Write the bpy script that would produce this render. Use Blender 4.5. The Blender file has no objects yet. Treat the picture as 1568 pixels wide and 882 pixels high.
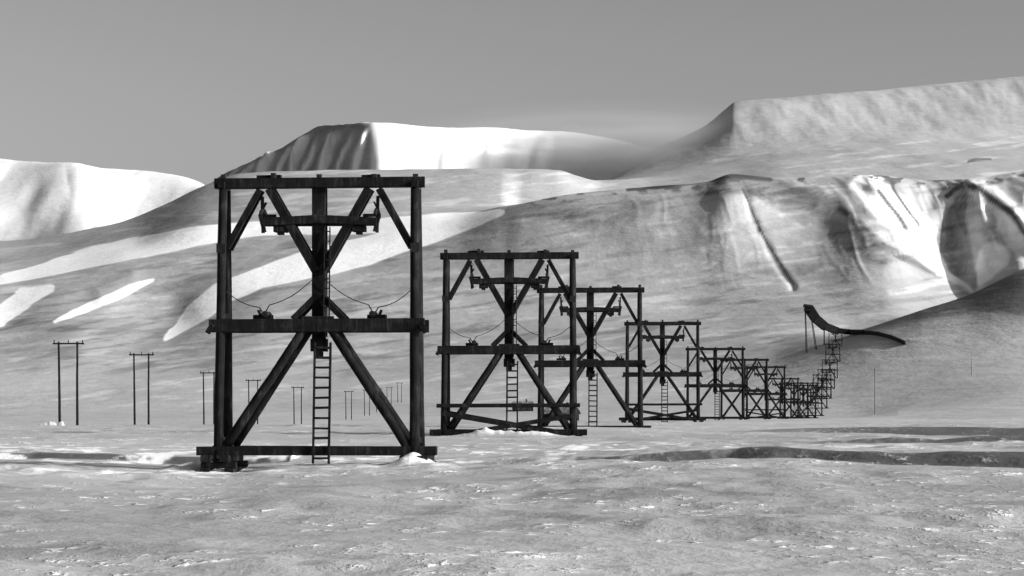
import bpy, math, random, bmesh
import numpy as np
from mathutils import Vector, Matrix
random.seed(4)
F=3702.0; CX=784.0; HY=603.0; H=1.88      # image pixels: focal length, centre column, horizon row; then eye height in metres
scene=bpy.context.scene

# ------------------------------------------------------------------ numpy noise
rng=np.random.RandomState(11)
PERM=rng.rand(256,256).astype(np.float32)
def vnoise(x,y,s=0):
    x=x+s*17.3; y=y+s*31.7
    xi=np.floor(x).astype(np.int32); yi=np.floor(y).astype(np.int32)
    fx=(x-xi); fy=(y-yi)
    fx=fx*fx*(3-2*fx); fy=fy*fy*(3-2*fy)
    x0=xi&255;x1=(xi+1)&255;y0=yi&255;y1=(yi+1)&255
    a=PERM[x0,y0]; b=PERM[x1,y0]; c=PERM[x0,y1]; d=PERM[x1,y1]
    return (a*(1-fx)+b*fx)*(1-fy)+(c*(1-fx)+d*fx)*fy-0.5
def fbm(x,y,o=4,s=0,g=0.5):
    r=0;a=1.0;t=0
    for i in range(o):
        r=r+a*vnoise(x,y,s+i*3); t+=a; a*=g
        x,y=(x*1.6+y*1.2),(-x*1.2+y*1.6)
    return r/t*2
def ss(a,b,x):
    t=np.clip((x-a)/(b-a),0,1); return t*t*(3-2*t)

# ------------------------------------------------------------------ monotone cubic
def slopes(D,V):
    h=np.diff(D,axis=0); dl=np.diff(V,axis=0)/h
    m=np.zeros_like(V)
    w1=2*h[1:]+h[:-1]; w2=h[1:]+2*h[:-1]
    same=(dl[1:]*dl[:-1])>0
    with np.errstate(all='ignore'):
        hm=(w1+w2)/(w1/dl[:-1]+w2/dl[1:])
    m[1:-1]=np.where(same,np.nan_to_num(hm),0)
    m[0]=dl[0]; m[-1]=dl[-1]
    return m
def herm(D,V,m,x):
    K=D.shape[0]; k=np.zeros(x.shape,dtype=np.int64)
    for i in range(1,K-1): k+=(x>=D[i][None,:])
    T=lambda A,kk:np.take_along_axis(A,kk,axis=0)
    lo=T(D,k);h=T(D,k+1)-lo; t=np.clip((x-lo)/h,0,1); t2=t*t; t3=t2*t
    return (2*t3-3*t2+1)*T(V,k)+(t3-2*t2+t)*h*T(m,k)+(-2*t3+3*t2)*T(V,k+1)+(t3-t2)*h*T(m,k+1)
def p1(tab,px):
    if not isinstance(tab,(list,tuple)): return np.full_like(px,float(tab))
    xs=np.array([a for a,b in tab],float)[:,None]; ys=np.array([b for a,b in tab],float)[:,None]
    return herm(xs,ys,slopes(xs,ys),np.clip(px,xs[0,0],xs[-1,0])[:,None])[:,0]

# terrain cross sections: (mode, distance, values)   mode z = metres, e = row in image pixels; tables keyed by pixel column
PR=[
('z',5,0.0),
('z',25,0.0),
('z',45,[(-500,-.15),(500,-.12),(1568,.05)]),
('z',80,[(-500,-.5),(0,-.5),(330,-.72),(500,-.5),(640,-.42),(1000,-.15),(1568,0),(2000,.1)]),
('z',122,-0.2),
('z',157,-0.3),
('e',240,[(-500,657),(0,657),(400,654),(700,650),(1000,646),(1568,641),(2000,640)]),
('e',450,[(-500,652),(0,652),(400,650),(700,646),(1000,643),(1300,640),(1568,632),(2000,625)]),
('e',700,[(-500,648),(0,649),(700,645),(1000,642),(1200,640),(1300,636),(1400,622),(1568,603),(2000,590)]),
('e',1000,[(-500,620),(0,626),(400,628),(700,625),(1000,615),(1200,600),(1270,590),(1350,575),(1568,545),(2000,525)]),
('e',1300,[(-500,570),(0,586),(400,590),(700,585),(1000,570),(1180,548),(1240,528),(1300,510),(1400,478),(1480,453),(1568,412),(2000,290)]),
('e',1600,[(-500,520),(0,545),(100,540),(220,552),(400,545),(500,550),(700,545),(900,530),(1100,515),(1240,505),(1300,512),(1400,500),(1568,480),(2000,400)]),
('e',[(-500,2000),(0,2000),(250,2060),(400,1980),(700,2000),(1000,1950),(1250,1900),(1350,1860),(1460,1960),(1568,1850),(2000,1900)],
     [(-500,480),(0,495),(110,482),(250,492),(330,480),(450,467),(600,460),(700,455),(800,455),(1000,455),(1200,445),(1400,440),(1480,450),(1568,430),(2000,380)]),
('e',[(-500,2500),(0,2500),(900,2500),(1120,2400),(1240,2480),(1330,2420),(1420,2530),(1480,2410),(1568,2520),(1700,2300),(2000,2500)],
     [(-500,400),(0,430),(100,418),(200,400),(400,385),(600,362),(700,345),(765,322),(800,312),(880,297),(1000,286),(1080,280),(1120,268),(1200,274),(1330,270),(1430,278),(1480,275),(1568,264),(2000,230)]),
('e',3000,[(-500,380),(0,402),(200,374),(320,335),(600,322),(765,318),(800,328),(1000,320),(1200,310),(1568,300),(2000,260)]),
('e',3800,[(-500,372),(0,375),(180,347),(250,320),(320,288),(370,272),(500,268),(850,264),(920,276),(1000,276),(1120,262),(1200,250),(1400,240),(1568,234),(2000,200)]),
('e',4300,[(-500,420),(0,420),(200,400),(320,340),(500,320),(850,300),(920,282),(1000,264),(1120,232),(1200,222),(1568,205),(2000,180)]),
('e',[(-500,5000),(0,5200),(120,5000),(230,5300),(330,5200),(900,5200),(1125,4900),(1568,5200),(2000,5200)],
     [(-500,225),(0,245),(40,248),(110,250),(160,260),(230,266),(310,286),(335,312),(500,330),(850,310),(920,283),(1000,232),(1080,192),(1110,168),(1125,157),(1150,154),(1200,150),(1400,136),(1568,122),(2000,95)]),
('e',5900,[(-500,300),(0,310),(310,340),(500,340),(850,305),(1000,272),(1125,210),(1568,180),(2000,150)]),
('e',[(-500,8400),(340,8400),(420,7700),(500,7050),(583,6300),(650,6600),(850,7300),(1200,7300),(2000,7300)],
     [(-500,330),(0,330),(300,310),(345,280),(600,270),(850,264),(1000,262),(1125,235),(1568,200),(2000,180)]),
('e',[(-500,8800),(340,8800),(400,8300),(490,7650),(571,6900),(620,7050),(760,7500),(850,7800),(2000,7800)],
     [(-500,340),(0,335),(300,300),(335,272),(375,252),(400,240),(430,228),(460,209),(482,196),(489,193),(530,190.5),(571,189),(660,193),(760,197),(850,201),(940,214),(1040,240),(1125,250),(1568,210),(2000,200)]),
('e',10500,[(-500,380),(0,380),(300,360),(490,290),(850,280),(1568,280),(2000,280)]),
('e',15000,420),
]
def knots(px):
    D=[];Z=[]
    for m,d,v in PR:
        dd=p1(d,px); vv=p1(v,px)
        D.append(dd); Z.append(vv if m=='z' else H+(HY-vv)/F*dd)
    return np.array(D),np.array(Z)
def base_height(px,d):
    D,Z=knots(px); L=np.log(D)
    return herm(L,Z,slopes(L,Z),np.log(d)),D
# vehicle track banks across the plain, world metres: (x, y, half width), bank height, fade x0,x1
TRK=[
 ([(-4,78,.5),(1.3,75,.6),(6,71.5,.8),(10,67.5,1.3),(14,62.5,2.0),(25,52,4),(60,30,6)],.28,-4,7),
 ([(6,142,1),(13,135,2),(20,130,3),(28,126,3),(60,112,4)],.30,8,22),
 ([(12,101,.8),(18,99,1.2),(40,92,2)],.16,10,16),
 ([(-60,93,.8),(-17,89,.8),(-8,87,.6)],-.14,-60,-8),
]
# snow mounds heaped at feet of timbers: x,y,radius,height
MND=[(-3.35,78.4,.55,.36),(-3.0,79.0,.4,.3),(-45.6,236,1.6,.7),(-44.2,237,1.0,.5),(-1.2,120.5,1.3,.38),(1.2,120,1.0,.3),(-10.4,80.5,1.2,.25)]
def bank(X,d,tr):
    pts,hgt,x0,x1=tr
    xs=np.array([p[0] for p in pts],float); yl=np.interp(X,xs,[p[1] for p in pts])+1.0*fbm(X/4,d/9,3,77); w=np.interp(X,xs,[p[2] for p in pts])
    if hgt>0: fd=ss(x0,x1,X)
    else: fd=(X<x1)*1.0
    return yl,w,abs(hgt),fd
def seg(px,py,pl):
    best=np.full(px.shape,1e9); w=np.zeros(px.shape)
    for a,b in zip(pl[:-1],pl[1:]):
        ax,ay=a[:2]; bx,by=b[:2]; L2=(bx-ax)**2+(by-ay)**2
        t=np.clip(((px-ax)*(bx-ax)+(py-ay)*(by-ay))/L2,0,1)
        q=np.hypot(px-ax-t*(bx-ax),py-ay-t*(by-ay))
        ww=(a[2]+(b[2]-a[2])*t) if len(a)>2 else np.zeros(px.shape)
        m=q<best; best=np.where(m,q,best); w=np.where(m,ww,w)
    return best,w
# rock spines and gullies on the plateau face: line, half width, height (m)
SPINES=[([(1235,275),(1290,325),(1345,375),(1400,405),(1445,432)],26,4),
        ([(1330,272),(1350,300),(1390,350),(1420,385)],11,4.5),
        ([(1365,272),(1385,305),(1410,345)],8,4),
        ([(1300,285),(1330,330),(1370,370)],10,2.5),
        ([(1480,278),(1450,310),(1425,340),(1415,380)],14,3.5),
        ([(1480,278),(1500,320),(1512,370),(1500,430)],16,5),
        ([(1485,278),(1540,320),(1590,380)],14,5),
        ([(1135,290),(1160,350),(1185,390),(1215,438)],5,-2),
        ([(1085,285),(1100,310),(1090,350)],26,3),([(1190,278),(1215,310),(1240,330)],24,2),
        ([(1462,310),(1465,350),(1475,400),(1492,440)],26,-5),
        ([(880,297),(900,320),(960,345)],24,3),([(1000,290),(985,320),(1000,350)],24,2.5)]
RIBS=[(352,20),(376,26),(402,55),(428,34),(450,70),(470,30),(500,60),(525,24),(545,34)]
def ribcoord(PX,t): return PX-38*t+7*fbm(PX/40,t*3,3,7)
def detail(X,d,PX,z,D):
    near=1-ss(150,500,d)
    n=near*(0.12*fbm(X/7,d/9,3,1)+0.12*fbm(X/1.7,d/2.6,3,5)*(0.2+ss(-.05,.35,fbm(X/14,d/11,2,9))))
    q=fbm(X/3.5+.3*d/6,d/7,2,17); n=n+near*.045*ss(-.06,.18,q)*(1-ss(.18,.7,q))      # wind-cut drift lips
    far=ss(350,1300,d)
    r=1-2*np.abs(fbm(X/420,d/520,3,21))
    n=n+far*d*(0.0007*fbm(X/260,d/300,3,13)+0.0002*(r-.6)*ss(1300,2000,d))
    n=n+far*d*0.00025*fbm(X/45,d/90,3,41)
    PYb=HY-(z-H)/d*F
    wx=PX+12*fbm(X/110,d/160,3,31); wy=PYb+8*fbm(X/110,d/160,3,37)
    cr=p1(PR[13][2],PX[0])[None,:]
    k=ss(1650,1850,d)*(1-ss(2350,2550,d))*ss(2,30,PYb-cr)*(PX>820)
    for pl,w,a in SPINES:
        s,_=seg(wx,wy,pl); n=n+k*a*np.exp(-(s/w)**2)
    t=np.clip((d-D[12])/(D[13]-D[12]),0,1); f=4*t*(1-t)
    g=np.abs(fbm(PX/34+t*2.6+fbm(PX/90,t*2,2,3)*.8,t*2.5,3,55))
    n=n+f*ss(850,1050,PX)*(.5+1.8*ss(1250,1350,PX))*(1-3*np.minimum(g,.33))
    for pl,w,a in [([(0,432),(60,415),(120,398),(200,380),(300,362),(400,352),(600,345),(700,335)],24,3.5),
                   ([(300,482),(340,450),(400,425),(470,405),(560,385),(650,358)],26,2.5),
                   ([(150,465),(200,440)],16,2.5)]:
        s,_=seg(wx-6,wy+w*.8,pl); n=n+ss(1300,1500,d)*(1-ss(3300,3700,d))*(1-ss(600,760,PX))*a*np.exp(-(s/w)**2)
    # ribs of table mountain: steep sunlit flank on one side of each rib
    t=np.clip((d-D[19])/(D[20]-D[19]),0,1); f=ss(0,.12,t)*(1-ss(.3,.85,t))
    rf=ss(590,620,PX)*(1-ss(800,900,PX)); lf=ss(335,360,PX)*(1-ss(552,570,PX))
    ph=ribcoord(PX,t)
    for p,a in RIBS:
        u=ph-p+10; n=n+f*lf*a*np.where(u<0,np.exp(-(u/13)**2),np.exp(-(u/4.5)**2))
    n=n+f*rf*9*np.sin((PX-t*30+30*fbm(PX/50,t*2,2,8))/48*2*math.pi)
    t=np.clip((d-D[16])/(D[17]-D[16]),0,1); f=4*t*(1-t)*(1-ss(.7,1,t))
    q=np.abs(fbm(PX/80-t*1.6,t*1.5,3,71))
    n=n+f*(1-ss(300,330,PX))*20*(q-.2)
    n=n+f*ss(1000,1150,PX)*2.5*fbm(PX/25+t*3,t*3,3,75)
    if d.min()<300:
        for tr in TRK:
            yl,w,h,fd=bank(X,d,tr); v=(d-yl)
            n=n+near*h*fd*ss(-1,1,v/w)*(1-ss(0,1,(v-w)/22))-near*.3*h*fd*np.exp(-((v+w*1.2)/w)**2)
        for mx,my,mr,mh in MND:
            n=n+mh*np.exp(-(((X-mx)/mr)**2+((d-my)/mr)**2))*(1+.5*fbm(X*2.5,d*2.5,2,151))
    return n
def terrain(px,d):
    z,D=base_height(px,d); PX=np.broadcast_to(px[None,:],d.shape); X=(PX-CX)/F*d
    return z+detail(X,d,PX,z,D),X,PX,D
def ground(X,Y):
    px=np.array([CX+F*X/Y]); return float(terrain(px,np.array([[float(Y)]]))[0][0,0])

# ------------------------------------------------------------------ terrain mesh
def mk_terrain():
    cols=np.concatenate([np.linspace(-1500,-60,80,endpoint=False),np.linspace(-60,1630,920),np.linspace(1640,3100,80)])
    rows=np.concatenate([np.geomspace(5,20,30,endpoint=False),np.geomspace(20,160,380,endpoint=False),
        np.geomspace(160,1000,140,endpoint=False),np.geomspace(1000,9000,560,endpoint=False),np.geomspace(9000,15000,15)])
    J=len(cols);N=len(rows)
    d=np.repeat(rows[:,None],J,1)
    z,X,PX,D=terrain(cols,d)
    PY=HY-(z-H)/d*F
    co=np.stack([X,d,z],-1).reshape(-1,3).astype(np.float32)
    me=bpy.data.meshes.new('terrain')
    idx=np.arange(N*J).reshape(N,J)
    q=np.stack([idx[:-1,:-1],idx[:-1,1:],idx[1:,1:],idx[1:,:-1]],-1).reshape(-1,4).astype(np.int32)
    me.vertices.add(N*J); me.vertices.foreach_set('co',co.ravel())
    me.loops.add(q.size); me.loops.foreach_set('vertex_index',q.ravel())
    me.polygons.add(len(q)); me.polygons.foreach_set('loop_start',np.arange(0,q.size,4,dtype=np.int32))
    me.polygons.foreach_set('loop_total',np.full(len(q),4,dtype=np.int32))
    me.polygons.foreach_set('use_smooth',np.ones(len(q),dtype=bool))
    mi=np.repeat((rows[:-1]>345).astype(np.int32),J-1)
    me.materials.append(near_mat()); me.materials.append(far_mat())
    me.polygons.foreach_set('material_index',mi)
    me.update()
    # ---- snow cover attribute : 0 bare rock/gravel, .5 dusty wind-packed, 1 clean drift snow; some tones paint shade and sunlit flanks
    wx=PX+8*fbm(X/90,d/140,4,61); wy=PY+5*fbm(X/90,d/140,4,67)
    c=.5+0.12*fbm(X/300,d/500,4,81)*ss(500,1200,d)
    c=c+.08*fbm(X/35,d/260,4,85)*ss(600,1300,d)
    c=c-.07*ss(1200,1700,d)*(1-ss(4200,4500,d))*(1-ss(700,850,PX))
    def tone_band(pl,lo,hi,amt,soft=4):
        nonlocal c
        s,w=seg(wx,wy,pl); k=(1-ss(0,soft,s-w))*ss(lo-100,lo,d)*(1-ss(hi,hi+100,d))
        c=c*(1-k)+amt*k
    tone_band([(-500,470,10),(0,430,4),(60,415,8),(120,398,12),(200,380,13),(300,362,11),(400,352,10),(500,350,8),(600,345,9),(700,335,8),(768,324,1)],1500,4200,1.2)
    tone_band([(255,520,2),(300,482,12),(340,450,14),(400,425,15),(470,405,18),(560,385,20),(650,358,16),(765,326,1)],1350,4200,1.2)
    tone_band([(85,495,1),(150,465,7),(200,440,5),(235,428,1)],1500,4200,1.2,3)
    tone_band([(-300,500,20),(0,485,14),(40,455,12),(80,440,3)],1500,4200,1.1)
    k=ss(4500,4700,d)*(1-ss(320,345,PX)); c=c*(1-k)+.76*k
    k=ss(6000,6200,d)*(1-ss(1000,1050,PX)); c=c*(1-k)+.90*k
    # table mountain west face: shade painted dark, sunlit rib flanks painted bright
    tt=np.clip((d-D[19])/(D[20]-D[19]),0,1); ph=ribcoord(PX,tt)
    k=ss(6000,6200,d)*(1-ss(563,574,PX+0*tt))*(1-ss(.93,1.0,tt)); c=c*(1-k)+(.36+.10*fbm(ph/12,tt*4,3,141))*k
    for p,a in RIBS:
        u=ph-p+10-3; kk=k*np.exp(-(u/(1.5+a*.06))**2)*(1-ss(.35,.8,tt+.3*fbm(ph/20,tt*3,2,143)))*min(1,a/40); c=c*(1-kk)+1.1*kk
    tone_band([(1330,290,22),(1380,330,24),(1440,395,18),(1490,440,3)],1700,2700,1.05,10)
    tone_band([(1500,290,12),(1550,340,25),(1620,400,40),(1900,400,60)],1700,2700,.85,10)
    tone_band([(1520,395,20),(1500,430,5)],1700,2700,.85,10)
    tone_band([(1075,290,6),(1140,280,8),(1200,300,16),(1240,310,8)],1700,2700,.28,14)
    tone_band([(1270,345,6),(1310,370,14),(1350,395,6)],1700,2700,.38,16)
    tone_band([(800,318,3),(900,330,10),(990,322,4)],1500,2700,.36,14)
    tone_band([(960,291,1),(1060,280,2),(1120,270,2.5),(1180,277,1.5)],1700,2700,.05,3)
    tone_band([(1135,292,.5),(1160,350,.5),(1185,390,.5),(1215,435,.2)],1700,2700,.12,2.2)
    tone_band([(1285,320,2),(1340,370,5),(1400,402,3),(1430,420,.5)],1700,2700,.26,5)
    tone_band([(1345,290,1),(1385,350,2)],1700,2700,.2,4)
    tone_band([(1365,275,.5),(1385,310,1.5),(1405,345,1)],1700,2700,.2,3)
    tone_band([(1476,290,2),(1462,330,12),(1456,365,22),(1470,405,18),(1493,440,2)],1700,2700,.32,7)  # shaded bowl: its shade painted in as a darker cone
    tone_band([(1485,280,2),(1540,320,3),(1590,380,4)],1700,2700,.15,4)
    tone_band([(1450,300,1.5),(1480,279,2),(1490,290,1)],1700,2700,.06,3)
    tone_band([(1478,247,.8),(1490,244,1.5),(1516,243,.4)],3000,4900,.12,3)
    tone_band([(1310,505,2),(1400,480,5),(1480,460,12),(1568,450,28),(1900,400,60)],1050,1400,.20,14)
    k=ss(.12,.3,fbm(PX/16,PY/7,4,111))*(1-ss(3,16,PY-p1(PR[13][2],cols)[None,:]))*ss(2000,2200,d)*(1-ss(2600,2700,d))*ss(760,850,PX)
    c=c*(1-k*.8)+.1*k*.8
    k=ss(.1,.4,fbm(PX/70,(PY+PX*.15)/7,4,115))*ss(1350,1500,d)*(1-ss(2500,2700,d)); c=c-.12*k
    k=ss(.15,.45,fbm(PX/60,(PY+PX*.1)/6,4,119))*ss(900,1200,d)*(1-ss(4200,4400,d)); c=c+.14*k
    # near plain
    nr=1-ss(300,600,d)
    c=c+nr*(0.08*fbm(X/5,d/11,4,91)+.10*fbm(X/30,d/30,3,95))
    for ax,ay,rx,ry in [(-4.6,57,1.6,3.5),(-2.5,60,1.2,3),(.8,57,1.5,3),(-5.5,28.5,3,1.5),(2,47,3,4),(9,40,2.5,2)]:  # dark patches; the nearest one is a trestle's cast shadow painted in
        q=np.hypot((X-ax)/rx,(d-ay)/ry)+.5*fbm(X/1.5,d/3,3,131); k=nr*(1-ss(.5,1,q)); c=c-.10*k
    for tr in TRK:
        yl,w,h,fd=bank(X,d,tr); s=np.abs(d-yl); k=(1-ss(.75,1.25,s/w+.3*fbm(X/1.2,d/2,3,79)))*fd*(d<300)*.95; c=c*(1-k)+.08*k
    k=nr*ss(.12,.4,fbm(X/.9,d/1.6,3,101))*(1-ss(6,22,np.abs(d-88)))*(1-ss(8,20,X)); c=c*(1-k)+1*k
    for mx,my,mr,mh in MND:
        k=np.exp(-(((X-mx)/mr)**2+((d-my)/mr)**2)); c=c*(1-k)+.9*k
    c=np.clip(c,0,1.2)
    a=me.attributes.new('snow_and_shade','FLOAT','POINT'); a.data.foreach_set('value',c.ravel().astype(np.float32))
    a=me.attributes.new('near','FLOAT','POINT'); a.data.foreach_set('value',(1-ss(60,330,d)).ravel().astype(np.float32))
    ob=bpy.data.objects.new('snow_covered_terrain',me); scene.collection.objects.link(ob)
    return ob

# ------------------------------------------------------------------ materials
def newmat(n):
    m=bpy.data.materials.new(n); m.use_nodes=True
    nt=m.node_tree; b=nt.nodes['Principled BSDF']; return m,nt,b
def N_(nt,t,**k):
    n=nt.nodes.new(t)
    for a,v in k.items(): setattr(n,a,v)
    return n
def math_(nt,op,a,b=None,clamp=False):
    n=nt.nodes.new('ShaderNodeMath'); n.operation=op; n.use_clamp=clamp
    for i,v in enumerate((a,b)):
        if v is None: continue
        if isinstance(v,(int,float)): n.inputs[i].default_value=v
        else: nt.links.new(v,n.inputs[i])
    return n.outputs[0]
def noise(nt,vec,scale,detail=4,rough=.55,dist=0):
    n=nt.nodes.new('ShaderNodeTexNoise'); n.inputs['Scale'].default_value=scale
    n.inputs['Detail'].default_value=detail; n.inputs['Roughness'].default_value=rough; n.inputs['Distortion'].default_value=dist
    nt.links.new(vec,n.inputs['Vector']); return n.outputs['Fac']
def mapping(nt,vec,sc,rot=(0,0,0)):
    n=nt.nodes.new('ShaderNodeMapping'); n.inputs['Scale'].default_value=sc; n.inputs['Rotation'].default_value=rot
    nt.links.new(vec,n.inputs['Vector']); return n.outputs[0]
def ramp(nt,f,pts):
    n=nt.nodes.new('ShaderNodeValToRGB'); nt.links.new(f,n.inputs[0]); e=n.color_ramp.elements
    while len(e)<len(pts): e.new(.5)
    for i,(p,v) in enumerate(pts): e[i].position=p; e[i].color=(v,v,v,1)
    return n.outputs[0]
SNOWR=[(0,.06),(.22,.15),(.42,.35),(.58,.48),(.8,.78),(1,.92)]
def cen(nt,n,k): return math_(nt,'MULTIPLY',math_(nt,'SUBTRACT',n,.5),k)
def near_mat():
    m,nt,b=newmat('wind_packed_snow')
    tc=nt.nodes.new('ShaderNodeTexCoord').outputs['Object']
    a=N_(nt,'ShaderNodeAttribute',attribute_name='snow_and_shade').outputs['Fac']
    nr=N_(nt,'ShaderNodeAttribute',attribute_name='near').outputs['Fac']
    m1=noise(nt,mapping(nt,tc,(.30,.14,.3)),1,5,.6)
    m2=noise(nt,mapping(nt,tc,(2.2,1.5,2),(0,0,.2)),1,5,.66)
    crust=math_(nt,'MULTIPLY',ramp(nt,m2,[(.55,0),(.64,1)]),ramp(nt,m1,[(.49,0),(.57,1)]))
    w=math_(nt,'ADD',math_(nt,'ADD',cen(nt,m1,.3),cen(nt,m2,.16)),math_(nt,'MULTIPLY',crust,.5))
    s=math_(nt,'ADD',a,math_(nt,'MULTIPLY',w,nr),clamp=True)
    nt.links.new(ramp(nt,s,SNOWR),b.inputs['Base Color']); b.inputs['Roughness'].default_value=.7
    b.inputs['Specular IOR Level'].default_value=.25
    b2=N_(nt,'ShaderNodeBump'); b2.inputs['Strength'].default_value=.8; b2.inputs['Distance'].default_value=.17
    hh=math_(nt,'MULTIPLY',math_(nt,'ADD',math_(nt,'MULTIPLY',m2,.5),math_(nt,'MULTIPLY',crust,.55)),nr)
    nt.links.new(hh,b2.inputs['Height']); nt.links.new(b2.outputs[0],b.inputs['Normal'])
    return m
def far_mat():
    m,nt,b=newmat('mountain_snow_and_scree')
    tc=nt.nodes.new('ShaderNodeTexCoord').outputs['Object']
    a=N_(nt,'ShaderNodeAttribute',attribute_name='snow_and_shade').outputs['Fac']
    n1=noise(nt,mapping(nt,tc,(.012,.006,.03)),1,5,.62)
    n2=noise(nt,mapping(nt,tc,(.07,.03,.12)),1,5,.68)
    v=math_(nt,'ADD',cen(nt,n1,.16),cen(nt,n2,.24))
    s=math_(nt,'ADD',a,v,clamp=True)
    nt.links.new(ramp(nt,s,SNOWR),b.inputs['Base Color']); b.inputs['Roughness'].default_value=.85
    b.inputs['Specular IOR Level'].default_value=.1
    b1=N_(nt,'ShaderNodeBump'); b1.inputs['Strength'].default_value=.45; b1.inputs['Distance'].default_value=3.5
    nt.links.new(math_(nt,'ADD',n1,math_(nt,'MULTIPLY',n2,.6)),b1.inputs['Height'])
    nt.links.new(b1.outputs[0],b.inputs['Normal'])
    return m
def wood_mat():
    m,nt,b=newmat('tarred_weathered_timber')
    tc=nt.nodes.new('ShaderNodeTexCoord').outputs['Object']
    n1=noise(nt,mapping(nt,tc,(9,9,.8)),1,5,.6,.5); n2=noise(nt,mapping(nt,tc,(2,2,2)),1,3)
    f=math_(nt,'MULTIPLY',n1,n2)
    nt.links.new(ramp(nt,f,[(.14,.003),(.28,.008),(.42,.030)]),b.inputs['Base Color'])
    b.inputs['Roughness'].default_value=.8; b.inputs['Specular IOR Level'].default_value=.12
    bp=N_(nt,'ShaderNodeBump'); bp.inputs['Strength'].default_value=.6; bp.inputs['Distance'].default_value=.03
    nt.links.new(n1,bp.inputs['Height']); nt.links.new(bp.outputs[0],b.inputs['Normal']); return m
def iron_mat():
    m,nt,b=newmat('rusted_iron')
    tc=nt.nodes.new('ShaderNodeTexCoord').outputs['Object']
    nt.links.new(ramp(nt,noise(nt,tc,6,4),[(.35,.006),(.7,.02)]),b.inputs['Base Color'])
    b.inputs['Roughness'].default_value=.7; b.inputs['Specular IOR Level'].default_value=.2; return m
WOOD=wood_mat(); IRON=iron_mat()

# ------------------------------------------------------------------ mesh building helpers
class MB:
    def __init__(s): s.v=[];s.f=[];s.m=[];s.sm=[]
    def quad(s,ids,mat,sm=False): s.f.append(ids); s.m.append(mat); s.sm.append(sm)
    def log(s,a,b,r0,r1=None,n=12,mat=0,segs=5,wob=.012):
        a=Vector(a);b=Vector(b); r1=r0 if r1 is None else r1
        ax=(b-a).normalized(); up=Vector((0,0,1)) if abs(ax.z)<.9 else Vector((0,1,0))
        e1=ax.cross(up).normalized(); e2=ax.cross(e1)
        o=len(s.v)
        for i in range(segs+1):
            t=i/segs; c=a.lerp(b,t); r=r0+(r1-r0)*t
            if 0<i<segs: c=c+e1*random.uniform(-wob,wob)+e2*random.uniform(-wob,wob)
            r*=random.uniform(.96,1.04)
            for j in range(n):
                th=2*math.pi*j/n; s.v.append(c+(e1*math.cos(th)+e2*math.sin(th))*r)
        for i in range(segs):
            for j in range(n):
                k=(j+1)%n; s.quad((o+i*n+j,o+(i+1)*n+j,o+(i+1)*n+k,o+i*n+k),mat,True)
        s.quad(tuple(o+j for j in range(n)),mat); s.quad(tuple(o+segs*n+j for j in reversed(range(n))),mat)
    def beam(s,a,b,w,h,mat=0,ref=(0,1,0),bev=.02):
        a=Vector(a);b=Vector(b);ax=(b-a).normalized(); e1=Vector(ref); e1=(e1-ax*e1.dot(ax)).normalized(); e2=ax.cross(e1)
        w/=2;h/=2; bv=min(bev,w*.4,h*.4)
        pts=[(w,h-bv),(w-bv,h),(-w+bv,h),(-w,h-bv),(-w,-h+bv),(-w+bv,-h),(w-bv,-h),(w,-h+bv)]
        o=len(s.v)
        for c in (a,b):
            for p in pts: s.v.append(c+e1*(p[0]+random.uniform(-.006,.006))+e2*(p[1]+random.uniform(-.006,.006)))
        for j in range(8):
            k=(j+1)%8; s.quad((o+j,o+k,o+8+k,o+8+j),mat)
        s.quad(tuple(o+j for j in reversed(range(8))),mat); s.quad(tuple(o+8+j for j in range(8)),mat)
    def wire(s,pts,r,mat=1):
        for p,q in zip(pts[:-1],pts[1:]): s.log(p,q,r,n=5,mat=mat,segs=1,wob=0)
    def make(s,name,mats):
        me=bpy.data.meshes.new(name); me.from_pydata([tuple(v) for v in s.v],[],s.f)
        for m in mats: me.materials.append(m)
        me.polygons.foreach_set('material_index',s.m); me.polygons.foreach_set('use_smooth',s.sm); me.update()
        bm=bmesh.new(); bm.from_mesh(me); bmesh.ops.recalc_face_normals(bm,faces=bm.faces[:]); bm.to_mesh(me); bm.free()
        return me

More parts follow.
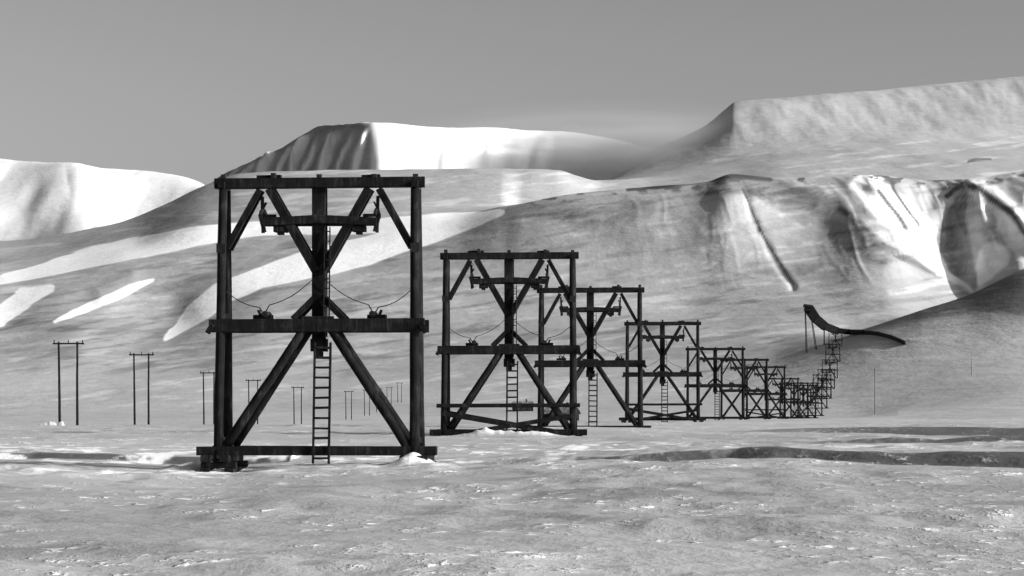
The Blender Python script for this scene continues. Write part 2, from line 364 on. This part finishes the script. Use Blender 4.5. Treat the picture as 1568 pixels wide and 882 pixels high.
def trestle_mesh(extra=False,seed=1,crib=True):
    random.seed(seed); b=MB()
    ty,by=.27,.85
    yy=lambda z:(by+(ty-by)*min(1,max(0,z/8.8)))
    for sx in (-1,1):
        for sy in (-1,1):
            b.log((sx*3.24,sy*by,-.1),(sx*3.19,sy*ty,8.75),.165,.145)
            b.log((sx*3.0,sy*(by-.05),.15),(sx*.45,sy*(yy(4)-.02),4.05),.155,.145)
        b.beam((sx*1.98,-.2,8.72),(sx*3.07,-.3,6.75),.16,.2)
        b.beam((sx*1.98,.2,8.72),(sx*3.07,.3,6.75),.16,.2)
        for sy in (-1,1):
            b.beam((sx*1.66,sy*.2,8.75),(sx*.10,sy*.22,6.0),.18,.29)
        b.beam((sx*.08,-.30,5.15),(sx*.85,-.42,4.38),.14,.2)
        b.beam((sx*.08,.30,5.15),(sx*.85,.42,4.38),.14,.2)
        b.beam((sx*3.21,-yy(6.8)-.15,6.9),(sx*3.21,-yy(6.8)-.15,6.6),.03,.3,1)
        # rope shoe: curved grooved saddle along the rope, on a hanger
        pts=[]
        for i in range(9):
            t=-1+i/4; pts.append((sx*1.90,t*.6,8.05-.22*t*t))
        for p,q in zip(pts[:-1],pts[1:]): b.beam(p,q,.10,.10,1,ref=(1,0,0),bev=.01)
        b.beam((sx*1.90,0,7.28),(sx*1.93,0,8.5),.16,.10,1)
        b.beam((sx*1.84,-.1,7.3),(sx*1.98,-.1,7.9),.12,.14,1)
        b.beam((sx*1.80,0,8.30),(sx*1.93,0,8.05),.14,.06,1)
        b.beam((sx*1.45,-.1,7.85),(sx*1.86,-.1,7.85),.12,.10,1)
        b.beam((sx*1.1,0,7.40),(sx*1.52,0,7.40),.5,.2)
        b.beam((sx*1.22,0,7.27),(sx*1.40,0,7.27),.4,.10)
        # guide rollers on mid beam
        b.beam((sx*1.6,0,4.47),(sx*2.2,0,4.47),.5,.13)
        b.log((sx*1.78,-.4,4.56),(sx*1.78,.4,4.56),.10,mat=1,segs=1)
        b.beam((sx*1.95,0,4.45),(sx*2.05,0,4.7),.3,.07,1)
        # guard wires
        p0=Vector((sx*3.1,-.5,5.35)); p1_=Vector((sx*1.98,-.25,4.78)); p2=Vector((sx*.18,-.3,5.72))
        b.wire([p0.lerp(p1_,t)+Vector((0,0,-.12*math.sin(math.pi*t))) for t in [i/6 for i in range(7)]],.016)
        p1b=Vector((sx*1.65,-.25,4.86))
        b.wire([p1b.lerp(p2,t)+Vector((0,0,-.14*math.sin(math.pi*t))) for t in [i/6 for i in range(7)]],.016)
        b.wire([Vector((sx*1.98,-.25,4.78)),Vector((sx*1.88,-.25,4.62)),Vector((sx*1.78,-.25,4.62)),Vector((sx*1.65,-.25,4.86))],.022)
        b.beam((sx*3.23,-by+.1,.35),(sx*3.23,by-.1,.35),.16,.2,ref=(1,0,0))
        b.beam((sx*3.21,-yy(4.2),4.5),(sx*3.21,yy(4.2),4.5),.16,.18,ref=(1,0,0))
        b.beam((sx*3.21,-.6,8.86),(sx*3.21,.6,8.9),.22,.22,ref=(1,0,0))
    b.beam((-3.48,-.2,8.93),(3.5,-.2,8.95),.26,.34); b.beam((-3.45,.2,8.93),(3.46,.2,8.95),.13,.32)
    for x in (-3.2,-1.53,0,1.82,3.2):
        b.beam((x,-.18,9.1),(x,-.18,9.1+random.uniform(.1,.2)),.14,.17,1)
    b.beam((-2.1,0,9.15),(-1.3,0,9.17),.3,.1); b.beam((1.4,0,9.15),(2.0,0,9.16),.3,.1)
    b.beam((-1.92,-.26,7.63),(0,-.26,7.72),.14,.28); b.beam((0,-.262,7.72),(1.92,-.262,7.63),.14,.28)
    b.beam((-1.88,.26,7.66),(1.88,.26,7.66),.14,.28)
    b.beam((-.03,-.06,3.5),(-.03,-.06,9.08),.24,.44,ref=(0,1,0)); b.beam((0.05,.2,3.8),(0.05,.2,8.8),.2,.32)
    b.beam((-.27,-.2,3.52),(.28,-.2,3.52),.3,.42)
    b.beam((0,-.3,3.1),(0,-.3,3.75),.12,.3)
    m=.62
    b.beam((-3.58,-m,4.16),(3.54,-m,4.18),.24,.44); b.beam((-3.5,m,4.16),(3.55,m,4.17),.24,.42)
    for sx in(-1,1):
        b.beam((sx*3.46,-m-.16,4.02),(sx*3.6,-m-.16,4.1),.12,.34)
        b.beam((sx*.55,-m,4.17),(sx*.55,m,4.17),.2,.26,ref=(1,0,0))
    b.beam((-.5,-m-.02,4.42),(.55,-m-.02,4.42),.2,.10)
    b.beam((-3.95,-by,0),(3.95,-by,.02),.26,.30); b.beam((-3.75,by,0),(3.8,by,-.01),.26,.28)
    for sx in(-1,1):
        b.beam((sx*3.55,-by-.55,-.24),(sx*3.5,by+.4,-.26),.34,.22,ref=(1,0,0))
        b.beam((sx*2.95,-by-.5,-.24),(sx*2.95,by+.4,-.26),.30,.22,ref=(1,0,0))
        if crib:
            b.beam((sx*2.6,-by-.2,-.46),(sx*3.75,-by-.2,-.46),.3,.2)
            b.beam((sx*2.6,by+.1,-.46),(sx*3.75,by+.1,-.46),.3,.2)
            b.beam((sx*3.6,-by-.5,-.68),(sx*3.6,by+.4,-.68),.3,.24,ref=(1,0,0))
            b.beam((sx*2.8,-by-.5,-.68),(sx*2.8,by+.4,-.68),.3,.24,ref=(1,0,0))
    if extra:
        b.beam((-3.6,-by-.1,1.35),(3.6,-by-.1,1.38),.16,.2)
        b.beam((-3.3,-by-.28,.95),(3.0,-by-.28,-.1),.12,.22); b.beam((-2.7,-by-.45,-.12),(3.2,-by-.45,.85),.12,.22)
        b.beam((-3.3,by+.28,1.0),(3.0,by+.28,-.1),.12,.2)
    def ladder(x0,x1,y0,z0,y1,z1,r,st=.31):
        for x in (x0,x1): b.beam((x,y0,z0),(x,y1,z1),.10,r,ref=(0,1,0))
        n=int((z1-z0)/st)
        for i in range(n):
            t=(i+.5)/n
            if random.random()<.04: continue
            b.beam((x0,y0+(y1-y0)*t-.03,z0+(z1-z0)*t),(x1,y0+(y1-y0)*t-.03,z0+(z1-z0)*t+random.uniform(-.015,.015)),.05,r)
    ladder(-.06,.46,-1.1,-.4,-.75,3.6,.075)
    ladder(.20,.38,-.5,4.3,-.33,7.45,.035)
    return b.make('ropeway_trestle_mesh',[WOOD,IRON])

def put(name,me,X,Y,Z,rz=0,sc=(1,1,1)):
    o=bpy.data.objects.new(name,me); o.location=(X,Y,Z); o.rotation_euler=(0,0,rz); o.scale=sc
    scene.collection.objects.link(o); return o

# ------------------------------------------------------------------ build
ter=mk_terrain()
mA=trestle_mesh(False,1); mB=trestle_mesh(True,2); mC=trestle_mesh(False,3); mD=trestle_mesh(True,5)
line=lambda d:-6.35+.149*(d-80)
YAW=-math.radians(4)
T=[(-6.35,80,0.0,mA,.99),(-.13,122,-.06,mB,.995),(5.1,157,-.34,mC,1),(13.7,220,None,mD,.97),(23.8,283,None,mC,.9)]
for i,d in enumerate([345,415,490,565,640,720,800,880,960,1040,1120,1200]):
    T.append((line(d),d,None,[mA,mD,mC][i%3],.92+.05*math.sin(i*2.1)))
for X,Y,Z,me,s in T:
    if Z is None: Z=ground(X,Y)+.3
    put('ropeway_trestle',me,X,Y,Z,YAW+math.radians(random.uniform(-1,1)),(1,1,s))

def hpole_mesh():
    random.seed(9); b=MB()
    b.log((-.86,0,-.5),(-.98,0,9.2),.14,.10); b.log((.86,0,-.5),(.86,0,9.2),.14,.10)
    b.beam((-1.55,-.12,9.0),(1.55,-.12,9.0),.12,.16)
    for x in (-1.4,0,1.4): b.log((x,-.12,9.05),(x,-.12,9.4),.06,.04,mat=1,segs=2)
    return b.make('power_pole_mesh',[WOOD,IRON])
hp=hpole_mesh()
for px,d in [(105,240),(217,300),(320,420),(388,480),(456,575),(534,760),(562,850),(580,930),(596,1010),(612,1100)]:
    X=(px-CX)/F*d; put('utility_pole',hp,X,d,ground(X,d),math.radians(random.uniform(-6,6)),(1,1,random.uniform(.94,1.03)))
def pole_mesh():
    b=MB(); b.log((0,0,-.5),(0,0,8),.10,.06); b.log((0,-.08,7.5),(0,-.3,7.9),.05,.04,mat=1,segs=1)
    return b.make('single_pole_mesh',[WOOD,IRON])
sp=pole_mesh()
for X,d,s in [(93,620,1.5),(171,900,.8)]:
    put('utility_pole',sp,X,d,ground(X,d),0,(.5,.5,s))

# small huts on the valley side
m_,nt_,b_=newmat('dusted_roof'); SNOWROOF=m_
nt_.links.new(ramp(nt_,noise(nt_,nt_.nodes.new('ShaderNodeTexCoord').outputs['Object'],1.2,4),[(.4,.05),(.65,.25)]),b_.inputs['Base Color'])
def hut_mesh(w,dp,h,rf):
    b=MB()
    x,y=w/2,dp/2
    o=len(b.v); b.v+= [Vector(p) for p in [(-x,-y,-1.5),(x,-y,-1.5),(x,y,-1.5),(-x,y,-1.5),(-x,-y,h),(x,-y,h),(x,y,h),(-x,y,h),(-x,0,h+rf),(x,0,h+rf)]]
    for q in [(0,1,5,4),(2,3,7,6)]: b.quad(tuple(o+i for i in q),0)
    for q in [(1,2,6,9,5),(3,0,4,8,7)]: b.quad(tuple(o+i for i in q),0)
    e=.35
    for sy in (-1,1):
        b.beam((-x-e,sy*(y/2+.15),h+rf/2-.02),(x+e,sy*(y/2+.15),h+rf/2-.02),math.hypot(y+.5,rf),.15,2,ref=(0,sy*(y+.3),-rf))
    b.beam((-.5,-y-.03,1),(.5,-y-.03,1),.06,2,1); 
    for sx in(-1,1): b.beam((sx*x*.6-.5,-y-.03,1.4),(sx*x*.6+.5,-y-.03,1.4),.06,.9,1)
    b.beam((x*.4,0,h+rf-.3),(x*.4,0,h+rf+1),.5,.5,1)
    return b.make('hut_mesh',[WOOD,IRON,SNOWROOF])
hm=hut_mesh(7,5,2.6,1.6)
for X,d,r in [(4,900,.2),(11.5,560,-.3)]:
    put('wooden_hut',hm,X,d,ground(X,d)-.6,r)

# coal tipple with inclined gallery running down the hillside
def tipple():
    b=MB(); random.seed(3); d=1240.
    P=lambda px,py,dd=d:Vector(((px-CX)/F*dd,dd,H+(HY-py)/F*dd))
    def G(px,dd,up):
        X=(px-CX)/F*dd; return Vector((X,dd,ground(X,dd)+up))
    top=P(1237,466)
    g=ground(top.x,d)
    for sx in (-1,1):
        for sy in (-1,1):
            b.log((top.x+2+sx*2.6,d+sy*2.6,g-1),(top.x+sx*1.3,d+sy*1.5,top.z-3),.2,.18)
    b.beam((top.x-1.7,d,top.z-2.2),(top.x+1.9,d,top.z-2.6),4,2.4)
    b.beam((top.x-2.2,d-1.1,top.z-.5),(top.x+1.8,d-1.1,top.z-1.1),2.7,.2,ref=(0,1,.6))
    b.beam((top.x-2.2,d+1.1,top.z-.5),(top.x+1.8,d+1.1,top.z-1.1),2.7,.2,ref=(0,-1,.6))
    pts=[P(1239,473),P(1248,487,1243),P(1262,499,1250),P(1280,506,1262),G(1302,1262,1.6),G(1322,1222,1.1),G(1345,1180,.9),G(1365,1145,.8),G(1385,1110,.7)]
    wd=[5,4.6,3.8,2.8,1.7,1.1,.9,.8]
    for i,(p,q) in enumerate(zip(pts[:-1],pts[1:])):
        e=(q-p)*.04
        b.beam(p-e,q+e,2.2+.01*i,wd[i])
        c=q; gz=ground(c.x,c.y)
        if gz<c.z-.5 and i%2==1:
            for sy in(-1,1): b.log((c.x,c.y+sy*1.0,gz-1),(c.x,c.y+sy*.8,c.z),.18,segs=1)
    return b.make('coal_tipple_mesh',[WOOD,IRON])
put('coal_tipple',tipple(),0,0,0)

# blowing snow off the plateau
def spindrift(cx,cy,cz,sx,sy,sz,dens):
    bm=bmesh.new(); bmesh.ops.create_icosphere(bm,subdivisions=3,radius=1); me=bpy.data.meshes.new('spindrift_volume'); bm.to_mesh(me); bm.free()
    o=put('blowing_snow_cloud',me,cx,cy,cz,0,(sx,sy,sz))
    m=bpy.data.materials.new('blowing_snow'); m.use_nodes=True; nt=m.node_tree; nt.nodes.clear()
    out=nt.nodes.new('ShaderNodeOutputMaterial'); pv=nt.nodes.new('ShaderNodeVolumePrincipled')
    nt.links.new(pv.outputs[0],out.inputs['Volume'])
    tc=nt.nodes.new('ShaderNodeTexCoord').outputs['Object']
    ln=nt.nodes.new('ShaderNodeVectorMath'); ln.operation='LENGTH'; nt.links.new(tc,ln.inputs[0])
    fall=ramp(nt,ln.outputs['Value'],[(0,1),(.3,.5),(.6,.12),(.82,.015),(1,0)])
    n=noise(nt,mapping(nt,tc,(1.6,1.6,2.6)),1,3,.6,.5)
    dd=math_(nt,'MULTIPLY',math_(nt,'MULTIPLY',fall,ramp(nt,n,[(.34,.12),(.66,1)])),dens)
    nt.links.new(dd,pv.inputs['Density']); pv.inputs['Color'].default_value=(.86,.86,.86,1); pv.inputs['Anisotropy'].default_value=.1
    me.materials.append(m); return o
spindrift(190,4650,448,520,200,125,.06)

# ------------------------------------------------------------------ camera, light, sky
cam=bpy.data.cameras.new('camera'); co=bpy.data.objects.new('camera',cam); scene.collection.objects.link(co)
cam.lens=85; cam.sensor_width=36; cam.shift_y=162/1568; cam.clip_start=.5; cam.clip_end=30000
co.location=(0,0,H); co.rotation_euler=(math.radians(90),0,0); scene.camera=co
EL=22; AZ=math.radians(20)
sv=Vector((math.cos(math.radians(EL))*math.cos(AZ),-math.cos(math.radians(EL))*math.sin(AZ),math.sin(math.radians(EL))))
sl=bpy.data.lights.new('sun','SUN'); sl.energy=5.0; sl.angle=math.radians(.5); sl.color=(1,1,1)
so=bpy.data.objects.new('sun',sl); scene.collection.objects.link(so); so.rotation_euler=sv.to_track_quat('Z','Y').to_euler(); so.location=(100,0,100)
w=bpy.data.worlds.new('World'); scene.world=w; w.use_nodes=True; nt=w.node_tree
sky=nt.nodes.new('ShaderNodeTexSky'); sky.sky_type='NISHITA'; sky.sun_disc=False
sky.sun_elevation=math.radians(EL); sky.sun_rotation=math.radians(110); sky.dust_density=2.0
bw=nt.nodes.new('ShaderNodeRGBToBW'); nt.links.new(sky.outputs[0],bw.inputs[0])
g=math_(nt,'MULTIPLY',math_(nt,'POWER',bw.outputs[0],1.6),.50)
nt.links.new(g,nt.nodes['Background'].inputs[0]); nt.nodes['Background'].inputs[1].default_value=.098
scene.view_settings.view_transform='Standard'; scene.view_settings.look='None'; scene.view_settings.exposure=0
